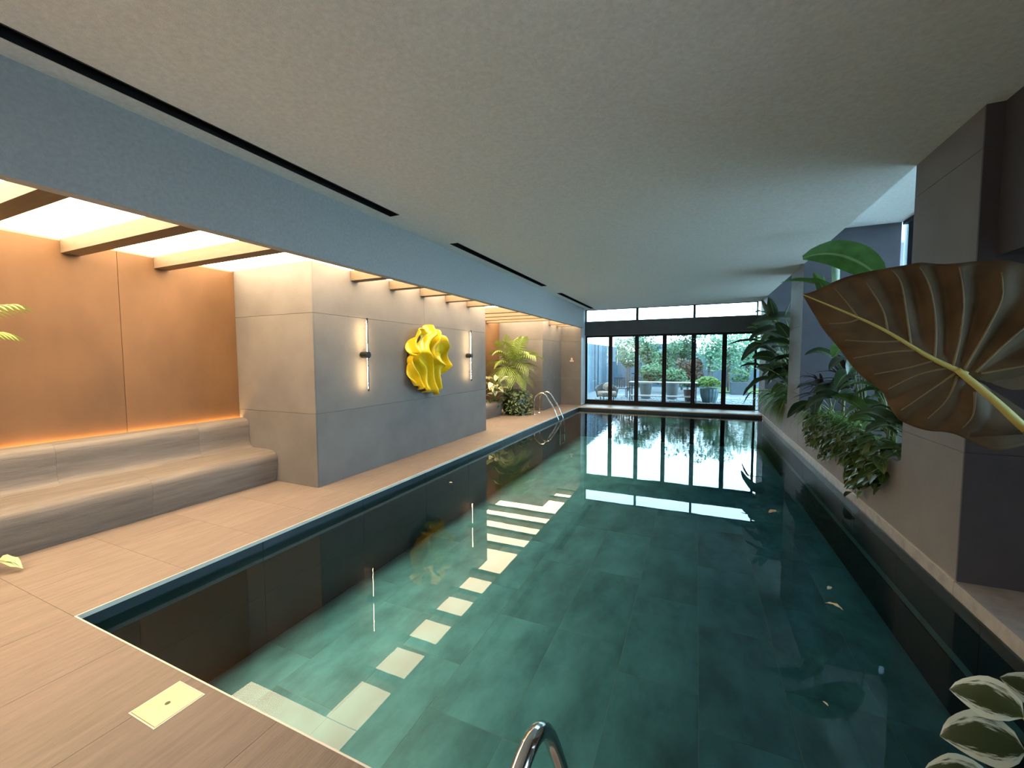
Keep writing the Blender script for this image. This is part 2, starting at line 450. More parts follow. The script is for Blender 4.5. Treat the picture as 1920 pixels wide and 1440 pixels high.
for k in range(5): f.box(3.0, 3.08, -2.4+1.234*k-(.03 if k else 0), -2.4+1.234*k+.03, .1, 2.1)
f.build('frame', FRAME, nw)
struct(MB().box(3.0, 3.08, 2.57, 3.77, .1, 2.1).build('wall_light_block', SHADEST))  # unseen wall section, added to cut window light on leaf and column
for k in range(4): MB().box(3.035, 3.043, -2.37+1.234*k, -2.4+1.234*(k+1)-.03, .1, 2.1).build('pane', GLASS, nw)
struct(MB().box(XR, 1.76, -2.4, 3.77, HC, HC+.25).build('ceiling_strip', PLASTER))
# raised wells over the planters
for i, (y0, y1) in enumerate(((4.70, 8.70), (9.75, 12.75))):
    w = group_struct('ceiling_well')
    MB().box(XR, 3.2, y0, y1, 3.70, 3.85).build('top', PLASTER, w)
    MB().box(XR-.1, XR, y0, y1, HC+.26, 3.85).build('side', PLASTER, w)
    MB().box(2.188, 2.200, y0+.3, y1-.65, 3.690, 3.705).build('track', BLACK, w)
# --- windows
def pane(parent, x0, x1, y0, y1, z0, z1): return MB().box(x0, x1, y0, y1, z0, z1).build('pane', GLASS, parent)
wn = 1
for y0, y1 in ((4.70, 8.70), (9.75, 12.75)):
    w = group_struct('window_%d' % wn); wn += 1
    f = MB(); f.box(2.95, 3.03, y0, y1, .60, .68); f.box(2.96, 3.03, y0, y1, 3.655, 3.70)
    n = 2
    for k in range(1, n):
        yy = y0 + (y1-y0)*k/n
        f.box(2.96, 3.02, max(y0, yy-.025), min(y1, yy+.025), .68, 3.655)
    f.build('frame', FRAME, w)
    for k in range(n):
        pane(w, 2.985, 2.993, y0+(y1-y0)*k/n+.025, y0+(y1-y0)*(k+1)/n-.025, .68, 3.655)
X0, X1 = -3.47, 1.60
zb, zt = 2.32, 2.77
struct(MB().box(X0, 1.67, YG-.12, YG+.12, zb, zt).build('trim_2', LINTEL))
for k in range(3):
    w = group_struct('window_%d' % wn); wn += 1
    a = X0 + (X1-X0)*k/3; b = X0 + (X1-X0)*(k+1)/3
    f = MB(); f.box(a, a+.035, YG-.05, YG+.05, zt, HC); f.box(b-.035, b, YG-.05, YG+.05, zt, HC)
    f.box(a, b, YG-.05, YG+.05, zt, zt+.015); f.box(a, b, YG-.05, YG+.05, HC-.015, HC)
    f.build('frame', FRAME, w)
    pane(w, a+.035, b-.035, YG-.004, YG+.004, zt+.015, HC-.015)
DW = (X1-X0)/6
for k in range(6):
    d = group_struct('door_%d' % (k+1))
    a = X0 + DW*k + .0005; b = a + DW - .001
    f = MB(); s = .062
    f.box(a, a+s, YG-.03, YG+.03, .02, zb-.005); f.box(b-s, b, YG-.03, YG+.03, .02, zb-.005)
    f.box(a+s, b-s, YG-.03, YG+.03, .02, .15); f.box(a+s, b-s, YG-.03, YG+.03, zb-.075, zb-.005)
    f.build('frame', FRAME, d)
    pane(d, a+s, b-s, YG-.006, YG+.006, .15, zb-.075)
    if k in (1, 3):
        h = MB(); h.tube([(b-.03, YG-.03, 1.05), (b-.03, YG-.075, 1.05), (b-.15, YG-.075, 1.05)], .011, 8)
        h.build('handle', BLACK, d)
struct(MB().box(X0, 1.67, YG-.06, YG+.1, -.02, .02).build('trim_3', FRAME))

# ------------------------------------------------------------------ benches
def spline(P, k=4):
    out = []
    n = len(P)
    for i in range(n-1):
        p0, p1, p2, p3 = P[max(i-1, 0)], P[i], P[i+1], P[min(i+2, n-1)]
        for j in range(k):
            t = j/k
            out.append(tuple(.5*(2*b + (c-a)*t + (2*a-5*b+4*c-d)*t*t + (3*b-a-3*c+d)*t**3) for a, b, c, d in zip(p0, p1, p2, p3)))
    out.append(P[-1])
    return out
LOW = spline([(-4.885, .001), (-4.862, .12), (-4.846, .24), (-4.850, .32), (-4.885, .372), (-4.96, .397), (-5.08, .404), (-5.30, .404)], 3) + [(-5.30, .001)]
UPP = [(-5.302, .001)] + spline([(-5.302, .405), (-5.345, .428), (-5.368, .475), (-5.376, .56), (-5.370, .68), (-5.388, .745), (-5.43, .78), (-5.51, .79)], 3) + [(-5.515, .001)]
def bench(label, ya, yb, cuts):
    t = thing('bench', label, 'bench', (-5.1, (ya+yb)/2, 0))
    ys = [ya] + cuts + [yb]
    for j, (prof, off) in enumerate(((LOW, 0), (UPP, .72))):
        yy = [ya] + [c + off for c in cuts if ya+.1 < c + off < yb-.1] + [yb]
        for a, b in zip(yy[:-1], yy[1:]):
            m = MB().prism([(x+5.1, z) for x, z in prof], a+.0006-(ya+yb)/2, b-.0006-(ya+yb)/2)
            o = m.build(('seat_slab', 'back_slab')[j], BENCHM, t, smooth=False)
            for p in o.data.polygons:
                if len(p.vertices) == 4: p.use_smooth = True
            o.data.set_sharp_from_angle(angle=math.radians(50)) if hasattr(o.data, 'set_sharp_from_angle') else None
    return t
bench('two-step curved grey porcelain bench below the copper wall', -2.38, 3.525, [-1.4, -.2, 1.0, 2.2])
bench('short grey two-step bench in the far niche beside the palm', 7.915, 10.2, [8.6, 9.4])
for lab, a, b in (('warm glowing light strip between the near bench and copper wall', -2.36, 3.52), ('warm light strip behind the far bench', 7.92, 10.2)):
    o = MB().box(-.012, .012, a-(a+b)/2, b-(a+b)/2, -.01, .01).build('light_strip', LSTRIP, None, (-5.538, (a+b)/2, .755))
    t = thing('light_fixture', lab, 'light', (-5.538, (a+b)/2, .735)); o.parent = t; o.location = (0, 0, .012)
    MB().box(-.016, .016, a-(a+b)/2, b-(a+b)/2, -.735, .001).build('channel', BLACK, t)

# ------------------------------------------------------------------ wall lamps
for yc, lab in ((4.31, 'slim black vertical wall lamp with warm glow, nearer the camera, by the sculpture'), (7.11, 'slim black vertical wall lamp at the far end of the grey wall')):
    t = thing('wall_lamp', lab, 'lamp', (-4.15, yc, 1.61), 'wall lamps either side of the sculpture')
    MB().tube([(.105, 0, -.475), (.105, 0, .475)], .0085, 10).build('bar', BLACK, t, smooth=False)
    b = MB(); b.box(.092, .0965, -.004, .004, -.455, -.05); b.box(.092, .0965, -.004, .004, .05, .455)
    b.build('light_tube', LSCON, t)
    for s in (-1, 1): MB().tube([(.105, 0, s*.475), (.105, 0, s*.49)], .012, 10).build('end_cap', BLACK, t)
    MB().tube([(.001, 0, 0), (.118, 0, 0)], .045, 20).build('mount', BLACK, t, bevel=.003)

# ------------------------------------------------------------------ yellow sculpture
t = thing('wall_sculpture', 'glossy yellow crumpled round wall sculpture with ruffled folds', 'sculpture', (-4.15, 5.67, 1.535))
nr, na = 70, 220
sm = MB(); vs = []; fs = []
def phase(u, v):
    n1 = noise.noise(Vector((u*1.3+3.1, v*1.2, 0.3))); n2 = noise.noise(Vector((u*1.1-2, v*1.3+7.7, 2.1)))
    a = u + .20*math.sin(2.9*v+.4) + .10*math.sin(5.3*v-2.5*u) + .42*n1
    return 2*PI*2.35*a + 1.5, 2*PI*(1.35*v + .35*u + .60*n2) + 2.0
for i in range(nr+1):
    for k in range(na):
        q = 2*PI*k/na; r = i/nr
        u, v = r*math.cos(q), r*math.sin(q)
        p1, p2 = phase(u, v)
        am = .6 + .4*r
        s1 = math.sin(p1); s1 = math.copysign(abs(s1)**.75, s1)
        vs.append((.165 + .085*s1*am + .050*math.sin(p2)*am - .03*r**3,
            u*.50 + .025*math.cos(p1+.5)*am + .010*math.cos(p2), v*.565 + .034*math.cos(p2+.6)*am + .014*math.sin(p1+1.3)*am))
for i in range(nr):
    for k in range(na):
        a, b = i*na+k, i*na+(k+1) % na
        fs.append((a, b, b+na, a+na))
o = MB().add(vs, fs).build('ruffled_sheet', YELLOW, t, smooth=True)
so = o.modifiers.new('thickness', 'SOLIDIFY'); so.thickness = .014; so.offset = 0
MB().tube([(.002, 0, 0), (.055, 0, 0)], .42, 48).build('backing_disc', BLACK, t)

# ------------------------------------------------------------------ pool ladders
def ladder(label, loc, rotz, zt):
    t = thing('pool_ladder', label, 'ladder', loc, 'steel pool ladders'); t.rotation_euler = (0, 0, rotz)
    # local +x runs from the deck foot (x=0) to the water
    P = spline([(0, 0, 0), (0, 0, .22), (0, 0, .40), (.035, 0, zt-.10), (.13, 0, zt-.02), (.235, 0, zt), (.33, 0, zt-.055), (.42, 0, zt-.19), (.56, 0, .20), (.65, 0, .0), (.705, 0, -.13), (.735, 0, -.3), (.74, 0, -.5), (.74, 0, -.8)], 5)
    for s in (0, .41):
        MB().tube([(x, s, z) for x, y, z in P], .0205, 14).build('rail', CHROME, t, smooth=True)
        MB().lathe([(.055, .001), (.055, .006), (.042, .016), (.022, .02)], 20, (0, s, 0)).build('base_flange', CHROME, t)
    for z in (-.28, -.53, -.77):
        MB().box(.66, .79, .015, .395, z, z+.022).build('tread', CHROME, t, bevel=.004)
    return t
ladder('polished steel pool ladder on the far left deck by the ivy mound', (-4.085, 10.66, 0), 0, .60)
ladder('polished steel ladder rail rising at the near edge of the pool', (.08, .60, 0), PI/2, .67)

# ------------------------------------------------------------------ deck hatch, sign
t = thing('deck_hatch', 'square brass access plate with finger hole set in the deck', 'hatch', (-2.150, .985, 0))
f = MB(); w = .094
f.box(-w-.006, -w, -w-.006, w+.006, -.01, .0025); f.box(w, w+.006, -w-.006, w+.006, -.01, .0025)
f.box(-w, w, -w-.006, -w, -.01, .0025); f.box(-w, w, w, w+.006, -.01, .0025)
f.build('frame', EDGE, t)
MB().box(-w+.002, w-.002, -w+.002, w-.002, -.008, .004).build('plate', BRASS, t)
MB().lathe([(.011, .003), (.011, .0046)], 20).build('finger_hole', BLACK, t)
t = thing('sign', 'small brown sign with pale figure pictogram on the end wall', 'sign', (-3.78, 13.35, 1.51))
SIGNB = mat('sign_brown', (.16, .11, .08), .5, .05); SIGNW = mat('sign_pale', (.75, .66, .55), .5, .05)
MB().box(-.10, .10, -.012, -.001, -.095, .095).build('plate', SIGNB, t)
pm = MB(); pm.lathe([(.026, -.003), (.026, 0)], 16); o = pm.build('pictogram_head', SIGNW, t, (0, -.0125, .035)); o.rotation_euler = (PI/2, 0, 0)
MB().add([(-.045, -.0145, -.02), (.045, -.0145, -.02), (.02, -.0145, .012), (-.02, -.0145, .012)], [(0, 1, 2, 3)]).build('pictogram_body', SIGNW, t)
MB().box(-.065, .065, -.0145, -.0121, -.065, -.035).build('pictogram_bar', SIGNW, t)

# ------------------------------------------------------------------ plants: generators
def prof(kind, t):
    if kind == 'strap': return min(1, 6*t+.25) * (1-t**2.2)**.8
    if kind == 'paddle': return max(0, math.sin(PI*min(1, t*.96+.02)**.75))**.62
    if kind == 'heart': return max(0, (1-t)**.62 * min(1, 9*t+.45)) * 1.05
    return max(0, math.sin(PI*t**.8))**.8         # ovate
def blade(mb, B, T, w, arch=.1, roll=0, fold=.25, nv=8, kind='ovate', wave=0, nu=2):
    B, T = Vector(B), Vector(T); D = T - B; L = D.length
    up = Vector((0, 0, 1)); ph = rnd.random()*6
    vs = []; uv = []; fs = []
    def P(t): return B + D*t + up*(arch*L*4*t*(1-t))
    for i in range(nv+1):
        t = i/nv
        tg = (P(min(1, t+.02)) - P(max(0, t-.02))).normalized()
        s = tg.cross(up)
        if s.length < .1: s = tg.cross(Vector((1, .3, 0)))
        s.normalize(); s = Matrix.Rotation(roll, 3, tg) @ s
        n = s.cross(tg)
        hw = w*.5*max(prof(kind, t), .02)
        for j in range(-nu, nu+1):
            u = j/nu
            vs.append(P(t) + s*(u*hw) + n*(abs(u)*fold*hw + (wave*w*math.sin(t*17+ph+u) * abs(u))))
            uv.append((u*.5+.5, t))
    m = 2*nu+1
    for i in range(nv):
        for j in range(2*nu):
            a = i*m+j; fs.append((a, a+1, a+m+1, a+m))
    mb.add(vs, fs, uv)
    return P
def curve(A, B, bulge=(0, 0, .1), n=8):
    A, B = Vector(A), Vector(B); L = (B-A).length; b = Vector(bulge)*L
    return [A + (B-A)*(i/n) + b*(4*(i/n)*(1-i/n)) for i in range(n+1)]
def paddle_plant(name, label, cat, root, leaves, m, stem=STEM, sr=.016, group=None, kind='paddle', fold=.3, wave=.02):
    """leaves: (base, tip, width, arch, roll) in world space"""
    root = Vector(root)
    t = thing(name, label, cat, root, group)
    for lf in leaves:
        B, T, w, arch, roll = lf
        B, T = Vector(B)-root, Vector(T)-root
        mb = MB(); blade(mb, B, T, w, arch, roll, fold, 10, kind, wave)
        o = mb.build('leaf', m, t, smooth=True, recalc=False)
        b0 = Vector((rnd.uniform(-.05, .05), rnd.uniform(-.05, .05), 0))
        pts = curve(b0, B, ((B.x)*-.12, B.y*-.12, .10))
        MB().tube(pts, [sr*(1-.5*i/len(pts)) for i in range(len(pts))], 7).build('stalk', stem, o, smooth=True)
    return t
def random_leaves(root, n, hmin, hmax, spread, L, w, seed, bias=(0, 0), droop=(.0, .5)):
    r = random.Random(seed); out = []
    for i in range(n):
        a = 2.4*i + r.uniform(-.4, .4); f = r.uniform(.35, 1)
        h = r.uniform(hmin, hmax)
        d = Vector((math.cos(a)+bias[0], math.sin(a)+bias[1], 0))
        B = Vector(root) + d*spread*f*.55 + Vector((0, 0, h))
        l = L*r.uniform(.75, 1.15)
        T = B + d.normalized()*l*r.uniform(.55, .9) + Vector((0, 0, l*r.uniform(-droop[1], .55-droop[0])))
        out.append((B, T, w*r.uniform(.75, 1.2), r.uniform(.08, .25), r.uniform(-.5, .5)))
    return out
def grass_clump(name, label, cat, root, n, L, w, m, seed, bias=(0, 0, 0), up=(.25, .9), group=None):
    r = random.Random(seed)
    t = thing(name, label, cat, root, group)
    for i in range(n):
        a = r.uniform(0, 2*PI); e = r.uniform(*up); l = L*r.uniform(.6, 1.15)
        d = Vector((math.cos(a)+bias[0], math.sin(a)+bias[1], 0)).normalized()
        B = Vector((r.uniform(-.07, .07), r.uniform(-.07, .07), 0))
        T = B + d*l*math.cos(e)*.85 + Vector((0, 0, l*(math.sin(e)*.7 - .45) + bias[2]))
        mb = MB(); blade(mb, B, T, w, r.uniform(.22, .42), 0, .3, 7, 'strap', 0, 1)
        mb.build('blade', m, t, smooth=True, recalc=False)
    return t
def frond(mb, B, T, arch, ll, n, w, droop=.5, spread=1.0):
    B, T = Vector(B), Vector(T); D = T-B; L = D.length; up = Vector((0, 0, 1))
    P = lambda t: B + D*t + up*(arch*L*4*t*(1-t))
    mb.tube([P(i/10) for i in range(11)], [.010*(1-.8*i/10) for i in range(11)], 5)
    for i in range(n):
        t = .18 + .82*i/(n-1)
        tg = (P(min(1, t+.02))-P(t-.02)).normalized()
        s = tg.cross(up).normalized(); nn = s.cross(tg)
        l = ll*(.45+.75*math.sin(PI*(.12+.80*t)))
        for sg in (-1, 1):
            d = (s*sg*spread + tg*(.45+.6*t) + nn*.22).normalized()
            p0 = P(t); vs = []; uv = []
            for j in range(5):
                q = j/4
                c = p0 + d*l*q - up*(droop*l*q*q) 
                ww = w*.5*(math.sin(PI*(.12+.86*q))**.7) if j < 4 else .0006
                vs += [c + tg*ww, c - tg*ww]; uv += [(.2, q), (.8, q)]
            mb.add(vs, [(2*j, 2*j+1, 2*j+3, 2*j+2) for j in range(4)], uv)
def heart_mesh(name, m, L=.08, w=.07, kind='heart'):
    mb = MB(); blade(mb, (0, 0, 0), (0, L, -.012), w, .08, 0, .25, 5, kind, 0, 1)
    return mb.mesh(name, m, True, False)
def trailer(name, label, cat, root, vines, me, seed, group=None, step=.055, scale=(.7, 1.3)):
    r = random.Random(seed); root = Vector(root)
    t = thing(name, label, cat, root, group)
    for path in vines:
        pts = spline([tuple(Vector(p)-root) for p in path], 4)
        v = MB().tube(pts, .0035, 5).build('vine', STEM, t)
        acc = 0
        for a, b in zip(pts[:-1], pts[1:]):
            acc += (Vector(b)-Vector(a)).length
            while acc > step:
                acc -= step
                inst('leaf', me, v, Vector(b) + Vector((r.uniform(-.02, .01), r.uniform(-.03, .03), r.uniform(-.01, .02))),
                     (r.uniform(-1.1, -.2), r.uniform(-.4, .4), r.uniform(.2, 2.9)), r.uniform(*scale))
    return t
def pot(mb, r0, r1, h, wall=.02): return mb.lathe([(r0*.96, 0), (r0, .01), (r1, h), (r1-wall, h), (r1-wall, h-.05), (0.01, h-.05)], 28)

# ------------------------------------------------------------------ far niche plants
rt = (-4.90, 10.85, .001)
t = thing('palm', 'tall bright palm with feathery fronds in the far niche', 'palm tree', rt)
p = MB(); p.lathe([(.17, 0), (.18, .02), (.22, .40), (.20, .40), (.20, .36), (.01, .36)], 24); p.build('pot', BLACK, t)
for k in range(4):
    a = 1.7*k; MB().tube(curve((.05*math.cos(a), .05*math.sin(a), .35), (.12*math.cos(a), .10*math.sin(a), 1.15), (0, 0, .02), 6), [.022]*4+[.016]*3, 8).build('trunk', STEM, t, smooth=True)
FR = [((.10, -.1, 1.25), (-.22, -.40, 1.75), .22), ((.10, 0, 1.3), (-.05, -.15, 2.15), .06), ((.1, .0, 1.3), (.42, -.1, 2.1), .08), ((.1, 0, 1.3), (.62, -.15, 1.72), .24),
      ((.1, 0, 1.2), (.85, -.25, 1.62), .20), ((.1, 0, 1.2), (.72, -.35, 1.28), .25), ((.05, -.1, 1.15), (.40, -.55, .95), .32), ((0, -.1, 1.2), (-.12, -.6, 1.15), .3),
      ((0, 0, 1.2), (-.25, -.35, 1.45), .25), ((.1, -.1, 1.15), (.12, -.65, 1.0), .35), ((.05, 0, 1.3), (.18, .25, 2.1), .1), ((.1, -.1, 1.1), (.62, -.3, .92), .3), ((0, 0, 1.25), (-.12, -.30, 2.0), .12), ((0, -.05, 1.1), (-.26, -.5, .98), .25)]
for B, T, ar in FR:
    mb = MB(); frond(mb, B, T, ar, .44, 13, .040, .5); mb.build('frond', LF_PALM, t, recalc=False)
rt = (-4.98, 10.02, .40)
paddle_plant('dumb_cane', 'cream-leaved bushy plant on the far bench below the palm', 'plant', rt,
    random_leaves(rt, 22, .12, .62, .30, .34, .13, 5, (.25, -.5), (.1, .6)), LF_DIEF, sr=.008, kind='ovate')
t = thing('ivy_mound', 'dense mound of small speckled ivy leaves beside the far bench', 'plant', (-4.63, 10.62, .0))
me = heart_mesh('ivy_leaf', LF_IVY, .075, .06)
r = random.Random(3)
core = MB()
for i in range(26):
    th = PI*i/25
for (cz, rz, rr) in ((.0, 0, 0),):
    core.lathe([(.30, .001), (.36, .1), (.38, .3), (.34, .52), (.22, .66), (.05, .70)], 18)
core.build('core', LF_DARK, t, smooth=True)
for i in range(290):
    a = r.uniform(0, 2*PI); z = r.uniform(.02, .74); rr = .40 if z < .4 else .40*math.sqrt(max(.02, 1-((z-.4)/.36)**2))
    a = r.uniform(-PI*.95, .9) 
    inst('leaf', me, t, (rr*math.cos(a)*r.uniform(.95, 1.12), rr*math.sin(a)*r.uniform(.95, 1.1), z), (r.uniform(-.9, .4), r.uniform(-.5, .5), a - PI/2 + r.uniform(-.8, .8)), r.uniform(.8, 1.5))
t2 = trailer('trailing_ivy', 'low dark ivy spilling along the far bench under the cream-leaved plant', 'plant', (-5.05, 9.75, .405),
    [((-5.0, 9.95, .42), (-4.93, 9.8, .44), (-4.9, 9.62, .43)), ((-5.05, 10.0, .42), (-5.02, 9.75, .45), (-5.05, 9.55, .42)), ((-4.95, 10.05, .42), (-4.84, 9.95, .40), (-4.81, 9.9, .25)), ((-4.95, 10.1, .42), (-4.83, 10.12, .40), (-4.80, 10.1, .2))], heart_mesh('ivy_leaf_dark', LF_MID, .06, .05), 8, step=.03)

# ------------------------------------------------------------------ near left palm tips and low plant leaf
t = thing('palm', 'palm whose pale frond tips reach in over the near bench', 'palm tree', (-5.06, .45, .405))
pot(MB(), .15, .19, .34).build('pot', BLACK, t)
MB().tube([(0, 0, .28), (0, .02, .8)], .03, 10).build('trunk', STEM, t)
for B, T, ar in (((0, .02, .8), (.47, .83, 1.55), .12), ((0, .02, .8), (.36, .80, 1.36), .16), ((0, 0, .8), (.3, -.5, 1.5), .2), ((0, 0, .8), (-.3, -.6, 1.4), .2), ((0, 0, .8), (.35, .05, 1.5), .2)):
    mb = MB(); frond(mb, B, T, ar, .26, 26, .018, .5); mb.build('frond', LF_PALM, t, recalc=False)
mb = MB(); blade(mb, (0, 0, .012), (.30, .10, .012), .10, .16, .1, .5, 10, 'ovate', .10)  # lone leaf added in place of a low plant peeking in
o = mb.build('low_plant_leaf', LF_DIEF, None, (-4.95, 1.19, .004), True, recalc=False); tag(o, 'curled pale green leaf of an unseen low plant by the bench', 'leaf')
o.location = (-4.80, 1.13, .003)

# ------------------------------------------------------------------ planter plants on the right
PZ = .601
rt = (2.25, 6.75, PZ)
paddle_plant('banana_plant', 'tall plant with broad light green leaf under the raised ceiling', 'plant', rt, [
    ((2.02, 6.45, 2.50), (1.20, 6.35, 2.80), .36, .17, .9), ((1.66, 6.7, 2.35), (1.60, 6.6, 2.98), .14, .02, 1.2), ((1.62, 6.5, 2.36), (.98, 6.4, 2.52), .20, .10, 0.1),
    ((1.60, 6.5, 2.1), (1.33, 6.4, 2.62), .14, .03, 1.0), ((1.55, 6.6, 2.1), (1.45, 6.5, 2.60), .12, .02, -.8), ((2.4, 6.6, 2.2), (2.55, 6.0, 2.75), .34, .1, .3), ((2.3, 7.0, 2.1), (2.4, 7.7, 2.6), .34, .1, .2),
    ((2.2, 6.4, 1.6), (2.0, 5.8, 1.75), .34, .2, .2), ((1.9, 6.6, 1.6), (1.5, 6.1, 1.55), .30, .2, .1)], LF_BAN)
# dark spiky plants: blades from a short cane
def spiky(label, root, n, L, w, m, seed, h, bias=(0, 0)):
    r = random.Random(seed)
    t = thing('cordyline', label, 'plant', root)
    MB().tube([(0, 0, 0), (.02, -.02, h)], [.022, .015], 8).build('cane', STEM, t)
    for i in range(n):
        a = 2.4*i; e = r.uniform(-.25, 1.2); l = L*r.uniform(.7, 1.1)
        d = Vector((math.cos(a)+bias[0], math.sin(a)+bias[1], 0)).normalized()
        B = Vector((.02, -.02, h*(.55+.45*i/n)))
        T = B + d*l*math.cos(e) + Vector((0, 0, l*math.sin(e)*.8-.05))
        mb = MB(); blade(mb, B, T, w*r.uniform(.8, 1.2), r.uniform(.05, .2), 0, .4, 7, 'strap', 0, 1)
        mb.build('blade', m, t, smooth=True, recalc=False)
    return t
spiky('dark purple spiky cordyline in the near planter, beside the elephant ear tip', (1.92, 7.3, PZ), 30, .52, .06, LF_PURP, 11, .72, (-.5, -.3))
spiky('lower purple spiky cordyline by the second column', (1.85, 8.2, PZ), 26, .45, .055, LF_PURP, 12, .55, (-.6, 0))
paddle_plant('rubber_plant', 'dark broad-leaved plant hanging a leaf over the planter edge', 'plant', (1.95, 7.9, PZ), [
    ((1.66, 7.7, .86), (1.42, 8.25, .52), .20, .08, .3), ((1.7, 7.6, .95), (1.52, 7.0, .72), .2, .12, .2), ((1.85, 8.2, 1.1), (1.6, 8.6, 1.0), .2, .1, -.2), ((2.1, 7.9, 1.2), (2.3, 7.5, 1.3), .22, .1, .1),
    ((1.75, 7.95, .8), (1.45, 7.9, .58), .16, .1, 0), ((1.8, 7.5, 1.0), (1.55, 7.25, 1.02), .18, .12, .4)], LF_DARK, sr=.010, kind='ovate')
paddle_plant('peace_lily', 'mid green leafy plant in the near planter under the elephant ear', 'plant', (1.95, 5.75, PZ),
    random_leaves((1.95, 5.75, PZ), 20, .15, .62, .34, .42, .17, 21, (-.35, -.1), (.05, .5)), LF_MID, sr=.007, kind='ovate')
paddle_plant('philodendron', 'dark leafy philodendron against the first column', 'plant', (1.95, 5.05, PZ),
    random_leaves((1.95, 5.05, PZ), 20, .15, .58, .34, .36, .20, 22, (-.45, .1), (.05, .6)), LF_DARK, sr=.007, kind='heart')
for i, (x, yy, n, sd, lab) in enumerate(((1.86, 6.35, 60, 31, 'arching green spider plant in the middle of the near planter'), (1.84, 6.95, 50, 32, 'arching spider plant below the purple cordyline'), (2.3, 5.3, 40, 33, 'tall grassy plant behind the leafy plants of the near planter'))):
    grass_clump('spider_plant', lab, 'plant', (x, yy, PZ), n, .55, .018, LF_FERN, sd, (-.5, -.1, .1))
hm = heart_mesh('pothos_leaf', LF_MID, .11, .10)
hs = heart_mesh('small_pothos_leaf', LF_MID, .075, .06)
def hang(y0, z1, r, n=1, x=1.655): return [(x+.22, y0, .66), (x+.06, y0-.02, .71), (x-.03, y0-.03, .60), (x-.035+r.uniform(-.02, .01), y0+r.uniform(-.05, .05), (.6+z1)/2), (x-.02, y0+r.uniform(-.08, .08), z1)]
r = random.Random(5)
trailer('pothos', 'trailing pothos hanging lowest over the planter wall near the first column', 'plant', (1.85, 5.2, .60), [hang(4.86+.07*k, z, r) for k, z in enumerate((.40, .36, .34, .30, .33, .28, .30, .22, .26, .12, .2, .05, .16, .22))], hm, 41, step=.06, scale=(.7, 1.4))
trailer('creeping_fig', 'small-leaved creeper spilling over the middle of the near planter', 'plant', (1.85, 6.4, .60), [hang(5.85+.075*k, z, r) for k, z in enumerate((.30, .34, .38, .30, .36, .28, .33, .25, .30, .22, .28, .20, .26, .18, .22, .15))], hs, 42, step=.045, scale=(.8, 1.3))
trailer('ivy', 'ivy creeping over the planter edge toward the second column', 'plant', (1.85, 7.6, .60), [hang(7.15+.09*k, z, r) for k, z in enumerate((.3, .25, .2, .28, .22, .18, .25, .30, .34))], hs, 43, step=.05, scale=(.8, 1.3))
# second planter bay
rt = (1.98, 10.45, PZ)
paddle_plant('strelitzia', 'large dark strelitzia with sweeping leaves beside the glass doors', 'plant', rt, [
    ((1.93, 10.2, 2.30), (1.06, 10.2, 2.26), .42, .10, -.5), ((1.62, 10.2, 2.12), (1.02, 10.1, 1.93), .36, .12, -.4), ((1.35, 10.2, 2.42), (1.22, 10.2, 2.76), .15, .03, .5), ((1.50, 10.3, 2.38), (1.36, 10.2, 2.80), .18, .02, 1.0),
    ((1.66, 10.3, 2.36), (1.75, 10.2, 2.70), .14, .02, .8), ((1.20, 10.2, 1.90), (.62, 10.2, 1.83), .20, .06, .2), ((1.75, 10.1, 1.80), (1.12, 10.0, 1.72), .34, .14, .3), ((1.25, 10.15, 1.36), (.86, 10.2, 1.34), .20, .10, .3),
    ((1.40, 10.2, 1.10), (.94, 10.2, .72), .32, .14, .4), ((1.1, 10.2, .82), (.95, 10.2, .55), .14, .05, .2), ((1.85, 10.0, 1.5), (1.3, 9.9, 1.42), .3, .15, .2), ((2.1, 10.9, 2.2), (2.3, 11.5, 2.6), .34, .1, .2), ((1.9, 10.7, 1.6), (1.6, 11.3, 1.75), .3, .15, .1),
    ((1.7, 10.0, 1.95), (1.45, 9.85, 2.25), .22, .04, .6)], LF_DARK)
paddle_plant('strelitzia', 'green upright strelitzia at the far end of the second planter', 'plant', (2.0, 11.9, PZ), random_leaves((2.0, 11.9, PZ), 12, .8, 1.7, .5, .75, .28, 51, (-.35, 0)), LF_BAN)
paddle_plant('philodendron', 'dark leafy philodendron in the second planter below the strelitzia', 'plant', (1.9, 10.6, PZ), random_leaves((1.9, 10.6, PZ), 22, .2, .75, .4, .4, .2, 52, (-.5, -.1), (.05, .6)), LF_DARK, sr=.007, kind='ovate')
for i, (yy, sd, lab) in enumerate(((10.25, 61, 'grassy spider plant spilling over the wall just past the second column'), (10.75, 62, 'grassy spider plant cascading in the middle of the second planter'), (11.45, 63, 'grassy spider plant cascading toward the glass doors'), (12.2, 64, 'grassy spider plant at the far end of the second planter'))):
    t = grass_clump('spider_plant', lab, 'plant', (1.80, yy, .612), 130, .62, .028, LF_FERN, sd, (-.75, -.1, -.12), (.1, .8))
    r2 = random.Random(sd)
    for j in range(70):
        a = Vector((-.06, r2.uniform(-.32, .32), .02)); zt = r2.uniform(-.6, -.2)
        mb = MB(); blade(mb, a, a + Vector((r2.uniform(-.22, -.04), r2.uniform(-.1, .1), zt)), .02, .22, 0, .3, 6, 'strap', 0, 1)
        mb.build('blade', LF_FERN, t, smooth=True, recalc=False)

